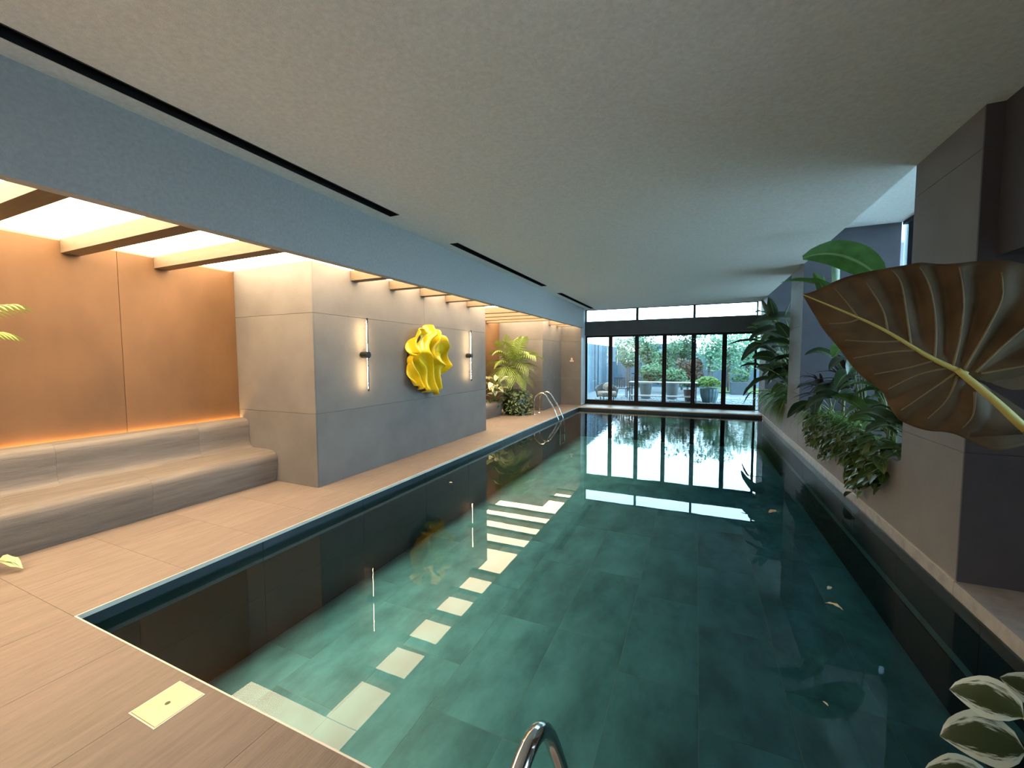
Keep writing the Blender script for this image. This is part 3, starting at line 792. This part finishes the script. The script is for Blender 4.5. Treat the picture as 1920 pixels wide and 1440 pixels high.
paddle_plant('strelitzia', 'broad-leaved strelitzia crowding the glass doors behind the sweeping dark leaves', 'plant', (2.1, 11.2, PZ),
    [(B, T, w, a, -.5 + ro) for (B, T, w, a, ro) in random_leaves((1.95, 11.0, PZ), 22, .5, 1.75, .7, .75, .27, 71, (-.45, -.25), (.0, .5))], LF_DARK)
paddle_plant('calathea', 'mid green leafy clump beside the second column', 'plant', (1.95, 10.3, PZ), [(B, T, w, a, -.4 + ro) for (B, T, w, a, ro) in random_leaves((1.95, 10.3, PZ), 22, .25, 1.1, .45, .45, .17, 72, (-.6, -.1), (.0, .5))], LF_MID, sr=.007, kind='ovate')
paddle_plant('calathea', 'dark leafy clump behind the purple cordyline', 'plant', (2.05, 7.0, PZ), [(B, T, w, a, -.4 + ro) for (B, T, w, a, ro) in random_leaves((2.05, 7.0, PZ), 26, .3, 1.3, .45, .5, .17, 73, (-.5, -.2), (.0, .5))], LF_DARK, sr=.007, kind='ovate')
grass_clump('spider_plant', 'arching pale spider plant spilling over the wall before the second column', 'plant', (1.82, 7.75, .612), 90, .6, .02, LF_FERN, 74, (-.7, -.2, -.05), (.1, .8))

# ------------------------------------------------------------------ giant elephant ear leaf
J = Vector((1.053, 2.400, 1.474)); ux = Vector((.987, -.163, 0)); uy = Vector((-.021, -.128, .992)); nn = Vector((.162, .978, .129))
base = Vector((1.98, 2.45, .001))
t = thing('elephant_ear', 'huge brownish elephant ear leaf with yellow midrib, seen from below', 'plant', base)
pm = MB(); pot(pm, .17, .22, .40); pm.build('pot', BLACK, t)
def lp(a, b, d=0): return J + ux*a + uy*b + nn*d - base
O1 = [(-0.586, 0.386), (-0.534, 0.399), (-0.435, 0.446), (-0.323, 0.469), (-0.218, 0.48), (-0.167, 0.484), (-0.07, 0.468), (0.021, 0.469), (0.123, 0.447), (0.223, 0.379), (0.299, 0.254), (0.302, 0.092), (0.262, -0.034), (0.169, -0.074), (0.093, -0.048), (0.029, -0.013)]
O2 = [(0.024, -0.023), (0.096, -0.077), (0.175, -0.143), (0.237, -0.21), (0.231, -0.289), (0.161, -0.328), (0.117, -0.338), (0.052, -0.308), (-0.015, -0.269), (-0.1, -0.267), (-0.188, -0.228), (-0.236, -0.15), (-0.264, -0.088), (-0.355, -0.001), (-0.434, 0.122), (-0.495, 0.211), (-0.547, 0.311), (-0.586, 0.386)]
VEINS = [[(-0.368, 0.258), (-0.41, 0.327), (-0.463, 0.405)], [(-0.262, 0.189), (-0.286, 0.294), (-0.348, 0.418)], [(-0.181, 0.122), (-0.204, 0.265), (-0.23, 0.406), (-0.265, 0.467)], [(-0.102, 0.057), (-0.108, 0.213), (-0.135, 0.374), (-0.174, 0.467)], [(-0.044, 0.027), (-0.031, 0.165), (-0.031, 0.32), (-0.053, 0.453)], [(-0.012, 0.011), (0.044, 0.184), (0.078, 0.311), (0.069, 0.417)], [(0.027, 0.01), (0.094, 0.117), (0.171, 0.221), (0.23, 0.299)], [(0.043, 0.005), (0.131, 0.029), (0.213, 0.051)], [(-0.364, 0.255), (-0.406, 0.24), (-0.476, 0.238)], [(-0.214, 0.147), (-0.305, 0.147), (-0.412, 0.157)], [(-0.151, 0.105), (-0.247, 0.099), (-0.378, 0.07)], [(-0.102, 0.06), (-0.189, 0.026), (-0.297, -0.005)], [(-0.062, 0.027), (-0.152, -0.005), (-0.246, -0.074)], [(-0.035, 0.004), (-0.113, -0.081), (-0.195, -0.172)], [(-0.027, -0.007), (-0.051, -0.115), (-0.104, -0.203)], [(0.031, -0.075), (0.034, -0.18), (0.007, -0.242)]]
RIB = [(-0.586, 0.386), (-0.309, 0.223), (-0.123, 0.079), (0.0, 0.0)]
segs = []
for v in VEINS + [RIB]: segs += list(zip(v[:-1], v[1:]))
def dseg(p):
    best = 9
    for a, b in segs:
        ax, ay = a; bx, by = b; dx, dy = bx-ax, by-ay; q = max(0, min(1, ((p[0]-ax)*dx+(p[1]-ay)*dy)/(dx*dx+dy*dy)))
        best = min(best, math.hypot(p[0]-ax-q*dx, p[1]-ay-q*dy))
    return best
def lift(p):     # quilted between the veins, dished along the rib
    d = dseg(p); r = math.hypot(p[0]+.1, p[1]-.08)
    return .038*min(1, d/.055)**1.3 + .10*r*r + .02*math.sin(9*p[0]+7*p[1])*min(1, d/.05)
OUT = spline(O1, 5) + spline(O2, 5)[:-1]
nO = len(OUT); NR = 26
vs = []; fs = []; uv = []
for i in range(NR+1):
    q = i/NR
    for (a, b) in OUT:
        p = (a*q, b*q); vs.append(lp(p[0], p[1], lift(p))); uv.append((.3, q))
for i in range(NR):
    for k in range(nO):
        k2 = (k+1) % nO
        fs.append((i*nO+k, (i+1)*nO+k, (i+1)*nO+k2, i*nO+k2))
bl = MB().add(vs, fs, uv).build('leaf_blade', LF_ELE, t, smooth=True, recalc=False)
sd = bl.modifiers.new('thickness', 'SOLIDIFY'); sd.thickness = .0025
VEINM = mat('leaf_vein', (.16, .125, .055), .5, .1); RIBM = mat('leaf_midrib', (.42, .36, .10), .5, .12)
def onleaf(P, k=5): return [lp(a, b, lift((a, b)) - .001) for a, b in spline(P, k)]
for v in VEINS:
    pts = onleaf(v); n = len(pts)
    MB().tube(pts, [.0052*(1-.65*i/n) for i in range(n)], 6).build('vein', VEINM, bl, smooth=True)
pts = onleaf(RIB, 8); n = len(pts)
MB().tube(pts, [.003+.010*i/n for i in range(n)], 8).build('midrib', RIBM, bl, smooth=True)
pet = spline([tuple(lp(-.03, .02, -.004)), tuple(Vector((1.136, 2.375, 1.363))-base), tuple(Vector((1.235, 2.37, 1.245))-base), tuple(Vector((1.50, 2.38, .95))-base), tuple(Vector((1.80, 2.43, .66))-base), (-.02, 0, .36)], 6)
MB().tube(pet, [.013+.012*i/len(pet) for i in range(len(pet))], 10).build('leaf_stalk', RIBM, t, smooth=True)
# a second blade of the same plant, edge-on, low at the right
b2 = MB(); blade(b2, Vector((1.55, 2.5, 1.20))-base, Vector((1.05, 2.35, 1.205))-base, .34, .05, .12, .25, 12, 'heart', .02, 3)
o2 = b2.build('leaf_blade', LF_ELE, t, smooth=True, recalc=False)
MB().tube(curve((-.02, .02, .36), Vector((1.55, 2.5, 1.2))-base, (.0, 0, .15)), .012, 8).build('leaf_stalk', RIBM, o2, smooth=True)

# ------------------------------------------------------------------ variegated plant at the near right corner of the deck
rt = Vector((.98, .84, 0)); VZ = Vector((.0, 0, -.028))
t = thing('variegated_plant', 'white-edged variegated plant at the near right corner of the pool', 'plant', rt)
pot(MB(), .14, .18, .36).build('pot', BLACK, t)
VL = [((.645, 1.18, .752), (.528, 1.22, .708), .105, .10, .35), ((.60, 1.16, .66), (.497, 1.20, .628), .085, .12, .2), ((.66, 1.22, .80), (.575, 1.30, .775), .09, .12, .5), ((.72, 1.20, .84), (.640, 1.26, .855), .08, .1, .4),
      ((.66, 1.14, .70), (.575, 1.12, .640), .09, .15, .1), ((.72, 1.12, .78), (.665, 1.14, .74), .1, .15, .6), ((.70, 1.05, .66), (.60, 1.05, .60), .1, .15, .3), ((.78, 1.1, .86), (.70, 1.2, .88), .09, .15, .2),
      ((.8, 1.0, .8), (.85, 1.15, .85), .1, .15, .1), ((.95, .95, .8), (1.1, 1.0, .85), .1, .15, .1), ((.9, .75, .75), (.8, .6, .72), .1, .15, .1), ((1.0, .8, .85), (1.1, .7, .9), .1, .15, .1)]
for i, (B, T, w, ar, rl) in enumerate(VL):
    mb = MB(); blade(mb, Vector(B)-rt+VZ, Vector(T)-rt+VZ, w*1.08, ar, -.15-rl, .12, 10, 'ovate', .015, 3)
    o = mb.build('leaf', LF_VAR, t, smooth=True, recalc=False)
    MB().tube(curve((rnd.uniform(-.05, .05), rnd.uniform(-.05, .05), .30), Vector(B)-rt+VZ, (0, 0, .12)), .004, 6).build('stalk', STEMY, o, smooth=True)

# ------------------------------------------------------------------ leaves floating on the water
for i, (x, yy, L, rz, lab) in enumerate(((.86, 3.27, .10, 2.6, 'pale brown leaf floating near the right side of the pool'), (.90, 3.52, .06, .9, 'small pale leaf floating beside the brown leaf'),
        (.78, 5.06, .12, .6, 'curled pale leaf floating halfway down the pool'), (.592, 2.31, .030, 2.2, 'tiny pale petal floating at the near right of the pool'), (-2.95, 4.6, .05, .3, 'small pale leaf floating by the left pool wall'))):
    mb = MB(); blade(mb, (-L/2, 0, .004), (L/2, 0, .004), L*.42, .10, .15, .4, 8, 'ovate', .08)
    o = mb.build('floating_leaf', leafmat('dry_leaf_%d' % i, (.62, .48, .30) if i != 1 else (.45, .5, .42), .6), None, (x, yy, ZW+.002), True, recalc=False)
    o.rotation_euler = (0, 0, rz); tag(o, lab, 'leaf')

# ------------------------------------------------------------------ courtyard behind the doors
GRAVEL = mat('gravel_ground', (.085, .105, .12), .9, .5, 45, bump=.4, bscale=40, c2=(.025, .032, .038))
PAVE = mat('pale_paving', (.30, .31, .31), .8, .1, 3)
PAVE2 = mat('courtyard_paver', (.085, .095, .10), .8, .15, 3)
LAWN = mat('lawn', (.045, .085, .02), .9, .3, 20)
struct(MB().box(-14, 14, 14.05, 60, -.3, -.03).build('ground', GRAVEL))
struct(MB().box(3.0, 30, -8, 14.05, -.3, .25).build('ground_terrace', PAVE))  # unseen terrace, kept pale to bounce daylight onto the ceiling
pv = group_struct('path')
for i in range(9): MB().box(-3.4+i*.62, -2.8+i*.62, 17.6, 18.4, -.04, -.015).build('paver', PAVE2, pv)
struct(MB().box(.6, 6, 20.6, 27, -.03, .02).build('lawn', LAWN))
r = random.Random(9); pb = MB()
PEB = mat('pebbles', (.15, .19, .21), .6, .6, 30, c2=(.04, .05, .06))
for i in range(1500):
    x, yy, s = r.uniform(-3.6, 2.2), 14.3+4.5*r.random()**1.3, r.uniform(.018, .045)
    a = r.uniform(0, 3)
    vs = [(x+s*math.cos(a+k*PI/2)*(1.3 if k % 2 else .9), yy+s*math.sin(a+k*PI/2)*(1.3 if k % 2 else .9), -.03+s*.3) for k in range(4)] + [(x, yy, -.03+s*.8), (x, yy, -.04)]
    pb.add(vs, [(0, 1, 4), (1, 2, 4), (2, 3, 4), (3, 0, 4), (1, 0, 5), (2, 1, 5), (3, 2, 5), (0, 3, 5)])
o = pb.build('pebbles', PEB); tag(o, 'grey pebbles covering the courtyard ground', 'pebbles', kind='stuff')
# pots
def leafball(mb, c, rx, ry, rz, n, s, r, lower=-1):
    for i in range(n):
        d = Vector((r.gauss(0, 1), r.gauss(0, 1), r.gauss(0, 1))).normalized()
        if d.z < lower: d.z = -d.z
        q = r.uniform(.55, 1.0)**.5
        p = Vector(c) + Vector((d.x*rx, d.y*ry, d.z*rz))*q
        a = Vector((r.gauss(0, 1), r.gauss(0, 1), r.gauss(0, .6))).normalized()*s*r.uniform(.6, 1.3); b = a.orthogonal().normalized()*s*.32
        mb.add([p-a*.5, p+b, p+a*.5, p-b], [(0, 1, 2, 3)], [(.3, 0), (.5, .5), (.3, 1), (.1, .5)])
TEAL = mat('ribbed_teal_glaze', (.05, .095, .105), .35, .1); CONC = mat('concrete_pot', (.062, .076, .074), .7, .12, 5); TERRA = mat('terracotta', (.085, .055, .045), .7, .12, 5); SLATEG = mat('grey_planter', (.022, .036, .047), .5, .08)
t = thing('planter_pot', 'large ribbed teal pot with a lime green shrub on the pebbles', 'pot', (.43, 16.15, -.03))
p = MB(); pr = [(.20, 0), (.21, .02), (.27, .2), (.30, .42), (.30, .50), (.275, .50), (.26, .46), (.01, .46)]
p.lathe(pr, 64, rib=lambda k, i: (1.0 + (.022 if k % 4 < 2 else -.012)) if i < 5 else 1); p.build('pot', TEAL, t)
mb = MB(); leafball(mb, (-.05, 0, .62), .42, .40, .30, 900, .10, r, -.2); stuff(mb.build('shrub', LF_LIME, t, recalc=False))
for i, (x, yy, r0, r1, h, m, lab) in enumerate(((-1.79, 16.8, .17, .245, .60, CONC, 'tall tapered grey concrete pot, left of the two'), (-.83, 16.85, .17, .245, .63, CONC, 'tall tapered grey concrete pot, right of the two'), (-.22, 16.25, .14, .20, .42, TERRA, 'small terracotta pot with a leafy plant'))):
    t = thing('planter_pot', lab, 'pot', (x, yy, -.03))
    p = MB(); pot(p, r0, r1, h); p.build('pot', m, t)
    if i == 2:
        mb = MB(); leafball(mb, (0, 0, .55), .26, .26, .2, 220, .11, r, -.1); stuff(mb.build('shrub', LF_TREE, t, recalc=False))
t = thing('planter_box', 'square slate grey planter box beside the lawn', 'planter', (1.68, 20.2, -.03))
p = MB(); p.box(-.32, .32, -.3, .3, .001, .54); p.build('box', SLATEG, t, bevel=.01)
MB().box(-.28, .28, -.26, .26, .535, .545).build('soil', SOIL, t)
mb = MB(); leafball(mb, (0, 0, .8), .4, .3, .3, 250, .14, r); stuff(mb.build('shrub', LF_TREE, t, recalc=False))
# trees
def tree(label, root, h, crown, m, n, seed, ls=.13):
    r = random.Random(seed)
    t = thing('tree', label, 'tree', root)
    tk = MB(); mb = MB()
    for k in range(4):
        a = r.uniform(0, 6.3); d = Vector((math.cos(a), math.sin(a), 0))*crown*.55
        top = d + Vector((0, 0, h*r.uniform(.75, 1)))
        pts = curve((0, 0, 0), top, (-d.x*.25, -d.y*.25, .05), 8)
        tk.tube(pts, [.04*(1-.8*i/8) for i in range(9)], 6)
        for q in range(3):
            leafball(mb, pts[4+q] + Vector((r.uniform(-.3, .3), r.uniform(-.3, .3), r.uniform(-.1, .3))), crown*.5, crown*.45, crown*.42, n//14, ls, r)
        leafball(mb, top, crown*.48, crown*.45, crown*.4, n//14, ls, r)
    tk.build('trunk', BARK, t); stuff(mb.build('foliage', m, t, recalc=False))
    return t
TS = [((-3.0, 20.5), 2.7, .75, LF_TREE2, 'slender pale tree beside the slatted fence'), ((-2.2, 21.5), 3.0, .8, LF_TREE, 'green tree behind the left concrete pot'), ((-1.3, 20.8), 2.2, .75, LF_TREE, 'bushy green tree at the middle of the courtyard'),
      ((-.65, 22.0), 3.0, .85, LF_TREE, 'taller green tree right of the courtyard centre'), ((-.35, 20.2), 1.4, .55, LF_RED, 'low russet shrub-like tree between the pots'), ((.55, 20.0), 2.9, .7, LF_TREE2, 'airy pale tree behind the ribbed pot'),
      ((1.35, 21.3), 2.8, .8, LF_TREE2, 'pale green tree behind the planter box'), ((2.2, 22.3), 2.9, .9, LF_TREE2, 'pale tree at the right end of the courtyard'), ((-1.9, 19.6), 1.2, .55, LF_TREE, 'low dark shrub-like tree behind the garden table'), ((-.9, 19.4), 1.1, .5, LF_TREE, 'low bushy tree behind the right concrete pot')]
for i, ((x, yy), h, cr, m, lab) in enumerate(TS): tree(lab, (x, yy, -.03), h, cr, m, 1300, 100+i)
# fence of slats along the left
FEN = mat('fence_slat', (.065, .105, .14), .7, .12, 2, objvar=.75)
t = thing('fence', 'blue grey vertical slat fence along the left of the courtyard', 'fence', (-4.5, 22, -.03))
sl = MB().box(-.05, .05, -.10, .10, 0, 2.25).mesh('slat', FEN)
for k in range(38): inst('slat', sl, t, (0, -6.5+k*.36, .001))
for z in (.35, 1.85): MB().box(-.10, -.051, -6.6, 6.9, z, z+.08).build('rail', FEN, t)
# lounge chair, metal chair, table
WICK = mat('wicker', (.05, .047, .045), .8, .35, 60); CUSH = mat('patterned_cushion', (.16, .115, .085), .8, .5, 14, c2=(.07, .055, .05)); DKM = mat('dark_metal', (.03, .035, .04), .5, .1)
t = thing('lounge_chair', 'rounded wicker lounge chair with patterned cushions outside the left door', 'chair', (-3.05, 15.55, -.03))
sh = MB(); vs = []; fs = []
for i in range(9):
    for k in range(17):
        a = PI*(.98-1.0*k/16)+.4; z = .12 + .55*(i/8)*(1 - .45*abs(k-8)/8); rr = .36+.07*i/8
        vs.append((rr*math.cos(a), rr*math.sin(a), z))
for i in range(8):
    for k in range(16): fs.append((i*17+k, i*17+k+1, (i+1)*17+k+1, (i+1)*17+k))
o = sh.add(vs, fs).build('shell', WICK, t, smooth=True); sdm = o.modifiers.new('thickness', 'SOLIDIFY'); sdm.thickness = .035
MB().lathe([(.33, .16), (.36, .19), (.36, .30), (.32, .34), (.01, .35)], 24).build('seat_cushion', CUSH, t, smooth=True)
MB().lathe([(.02, -.06), (.14, -.045), (.19, 0), (.14, .045), (.02, .06)], 20).build('pillow', CUSH, t, (.0, .17, .48), True).rotation_euler = (1.2, 0, .2)
for a in (.6, 2.2, 3.9, 5.4): MB().tube([(.26*math.cos(a), .26*math.sin(a), 0), (.28*math.cos(a), .28*math.sin(a), .17)], .018, 8).build('leg', DKM, t)
for j, (x, yy, rz) in enumerate(((-2.72, 16.6, .3), (-2.25, 17.1, -.3))):
    t = thing('garden_chair', ('dark metal slatted garden chair nearer the fence', 'dark metal slatted garden chair beside the concrete pots')[j], 'chair', (x, yy, -.03)); t.rotation_euler = (0, 0, rz)
    for k in range(5): MB().box(-.22+.09*k, -.15+.09*k, -.22, .22, .40, .42).build('seat_slat', DKM, t)
    for k in range(5): MB().box(-.22+.09*k, -.16+.09*k, .22, .24, .42, .80).build('back_slat', DKM, t)
    MB().box(-.24, .24, .215, .245, .78, .82).build('top_rail', DKM, t)
    MB().box(-.24, .24, -.23, -.21, .385, .405).build('seat_rail', DKM, t); MB().box(-.24, .24, .21, .23, .385, .405).build('seat_rail', DKM, t)
    for sx in (-.23, .23):
        for sy in (-.21, .22): MB().tube([(sx, sy, 0), (sx, sy, .40)], .014, 8).build('leg', DKM, t)
TABLE = mat('table_top', (.14, .125, .12), .4, .08)
t = thing('garden_table', 'long thin-topped garden table with low shelf in front of the pots', 'table', (-1.1, 15.75, -.03))
MB().box(-1.15, 1.15, -.3, .3, .69, .715).build('table_top', TABLE, t); MB().box(-1.12, 1.12, -.27, .27, .20, .22).build('shelf', TABLE, t)
for sx in (-1.1, 1.1):
    for sy in (-.26, .26): MB().box(sx-.02, sx+.02, sy-.02, sy+.02, 0, .69).build('leg', DKM, t)
# folded parasol leaning, garden wall, buildings
t = thing('parasol', 'folded grey parasol leaning beside the garden wall', 'parasol', (.55, 21.6, -.03))
MB().tube([(0, 0, 0), (-.62, .1, 2.0)], .03, 8).build('pole', DKM, t)
MB().tube([(-.12, .02, .42), (-.3, .05, 1.0), (-.56, .09, 1.8)], [.08, .10, .04], 12).build('canopy', SLATEG, t)
MB().lathe([(.25, 0), (.25, .06), (.05, .08)], 20).build('base', DKM, t)
GW = mat('garden_wall', (.04, .075, .11), .7, .08)
gw = group_struct('garden_wall')
for k in range(-7, 12): MB().box(-.6+k*.55, -.055+k*.55, 24.0, 24.15, -.03, 1.75 if 0 <= k < 4 else 1.35).build('panel', GW, gw)
BW = mat('far_facade', (.09, .15, .19), .7, .08); BG = mat('far_window', (.02, .03, .04), .2, .1); BR = mat('far_roof', (.04, .065, .085), .7, .1)
def building(label, x0, x1, y0, y1, z1, nx, nz, face='y'):
    t = thing('building', label, 'building', ((x0+x1)/2, (y0+y1)/2, -.05))
    w, d = (x1-x0)/2, (y1-y0)/2
    MB().box(-w, w, -d, d, 0, z1).build('wall', BW, t)
    MB().box(-w-.3, w+.3, -d-.3, d+.3, z1, z1+.35).build('roof', BR, t)
    for i in range(nx):
        for k in range(nz):
            zc = z1*(k+.5)/nz; hh = z1/nz*.33
            if face == 'y':
                xc = -w + 2*w*(i+.5)/nx; f = MB().box(xc-w/nx*.7, xc+w/nx*.7, -d-.06, -d+.02, zc-hh, zc+hh)
                o = f.build('window', BR, t); MB().box(xc-w/nx*.6, xc+w/nx*.6, -d-.08, -d-.06, zc-hh*.85, zc+hh*.85).build('glazing', BG, o)
            else:
                yc = -d + 2*d*(i+.5)/nx; f = MB().box(-w-.06, -w+.02, yc-d/nx*.8, yc+d/nx*.8, zc-hh, zc+hh)
                o = f.build('window', BR, t); MB().box(-w-.08, -w-.06, yc-d/nx*.7, yc+d/nx*.7, zc-hh*.85, zc+hh*.85).build('glazing', BW, o)
    return t
building('low grey blue building far behind the trees', -5.6, -.3, 45, 52, 2.7, 5, 1)
building('grey blue block far behind the right end trees', 1.5, 7, 52, 60, 2.2, 5, 1)
BW = mat('pale_facade', (.16, .22, .24), .7, .08); BR = mat('facade_mullion', (.10, .14, .16), .7, .1)
building('pale neighbouring block outside the planter windows', 7, 21, 30, 44, 17, 12, 6)
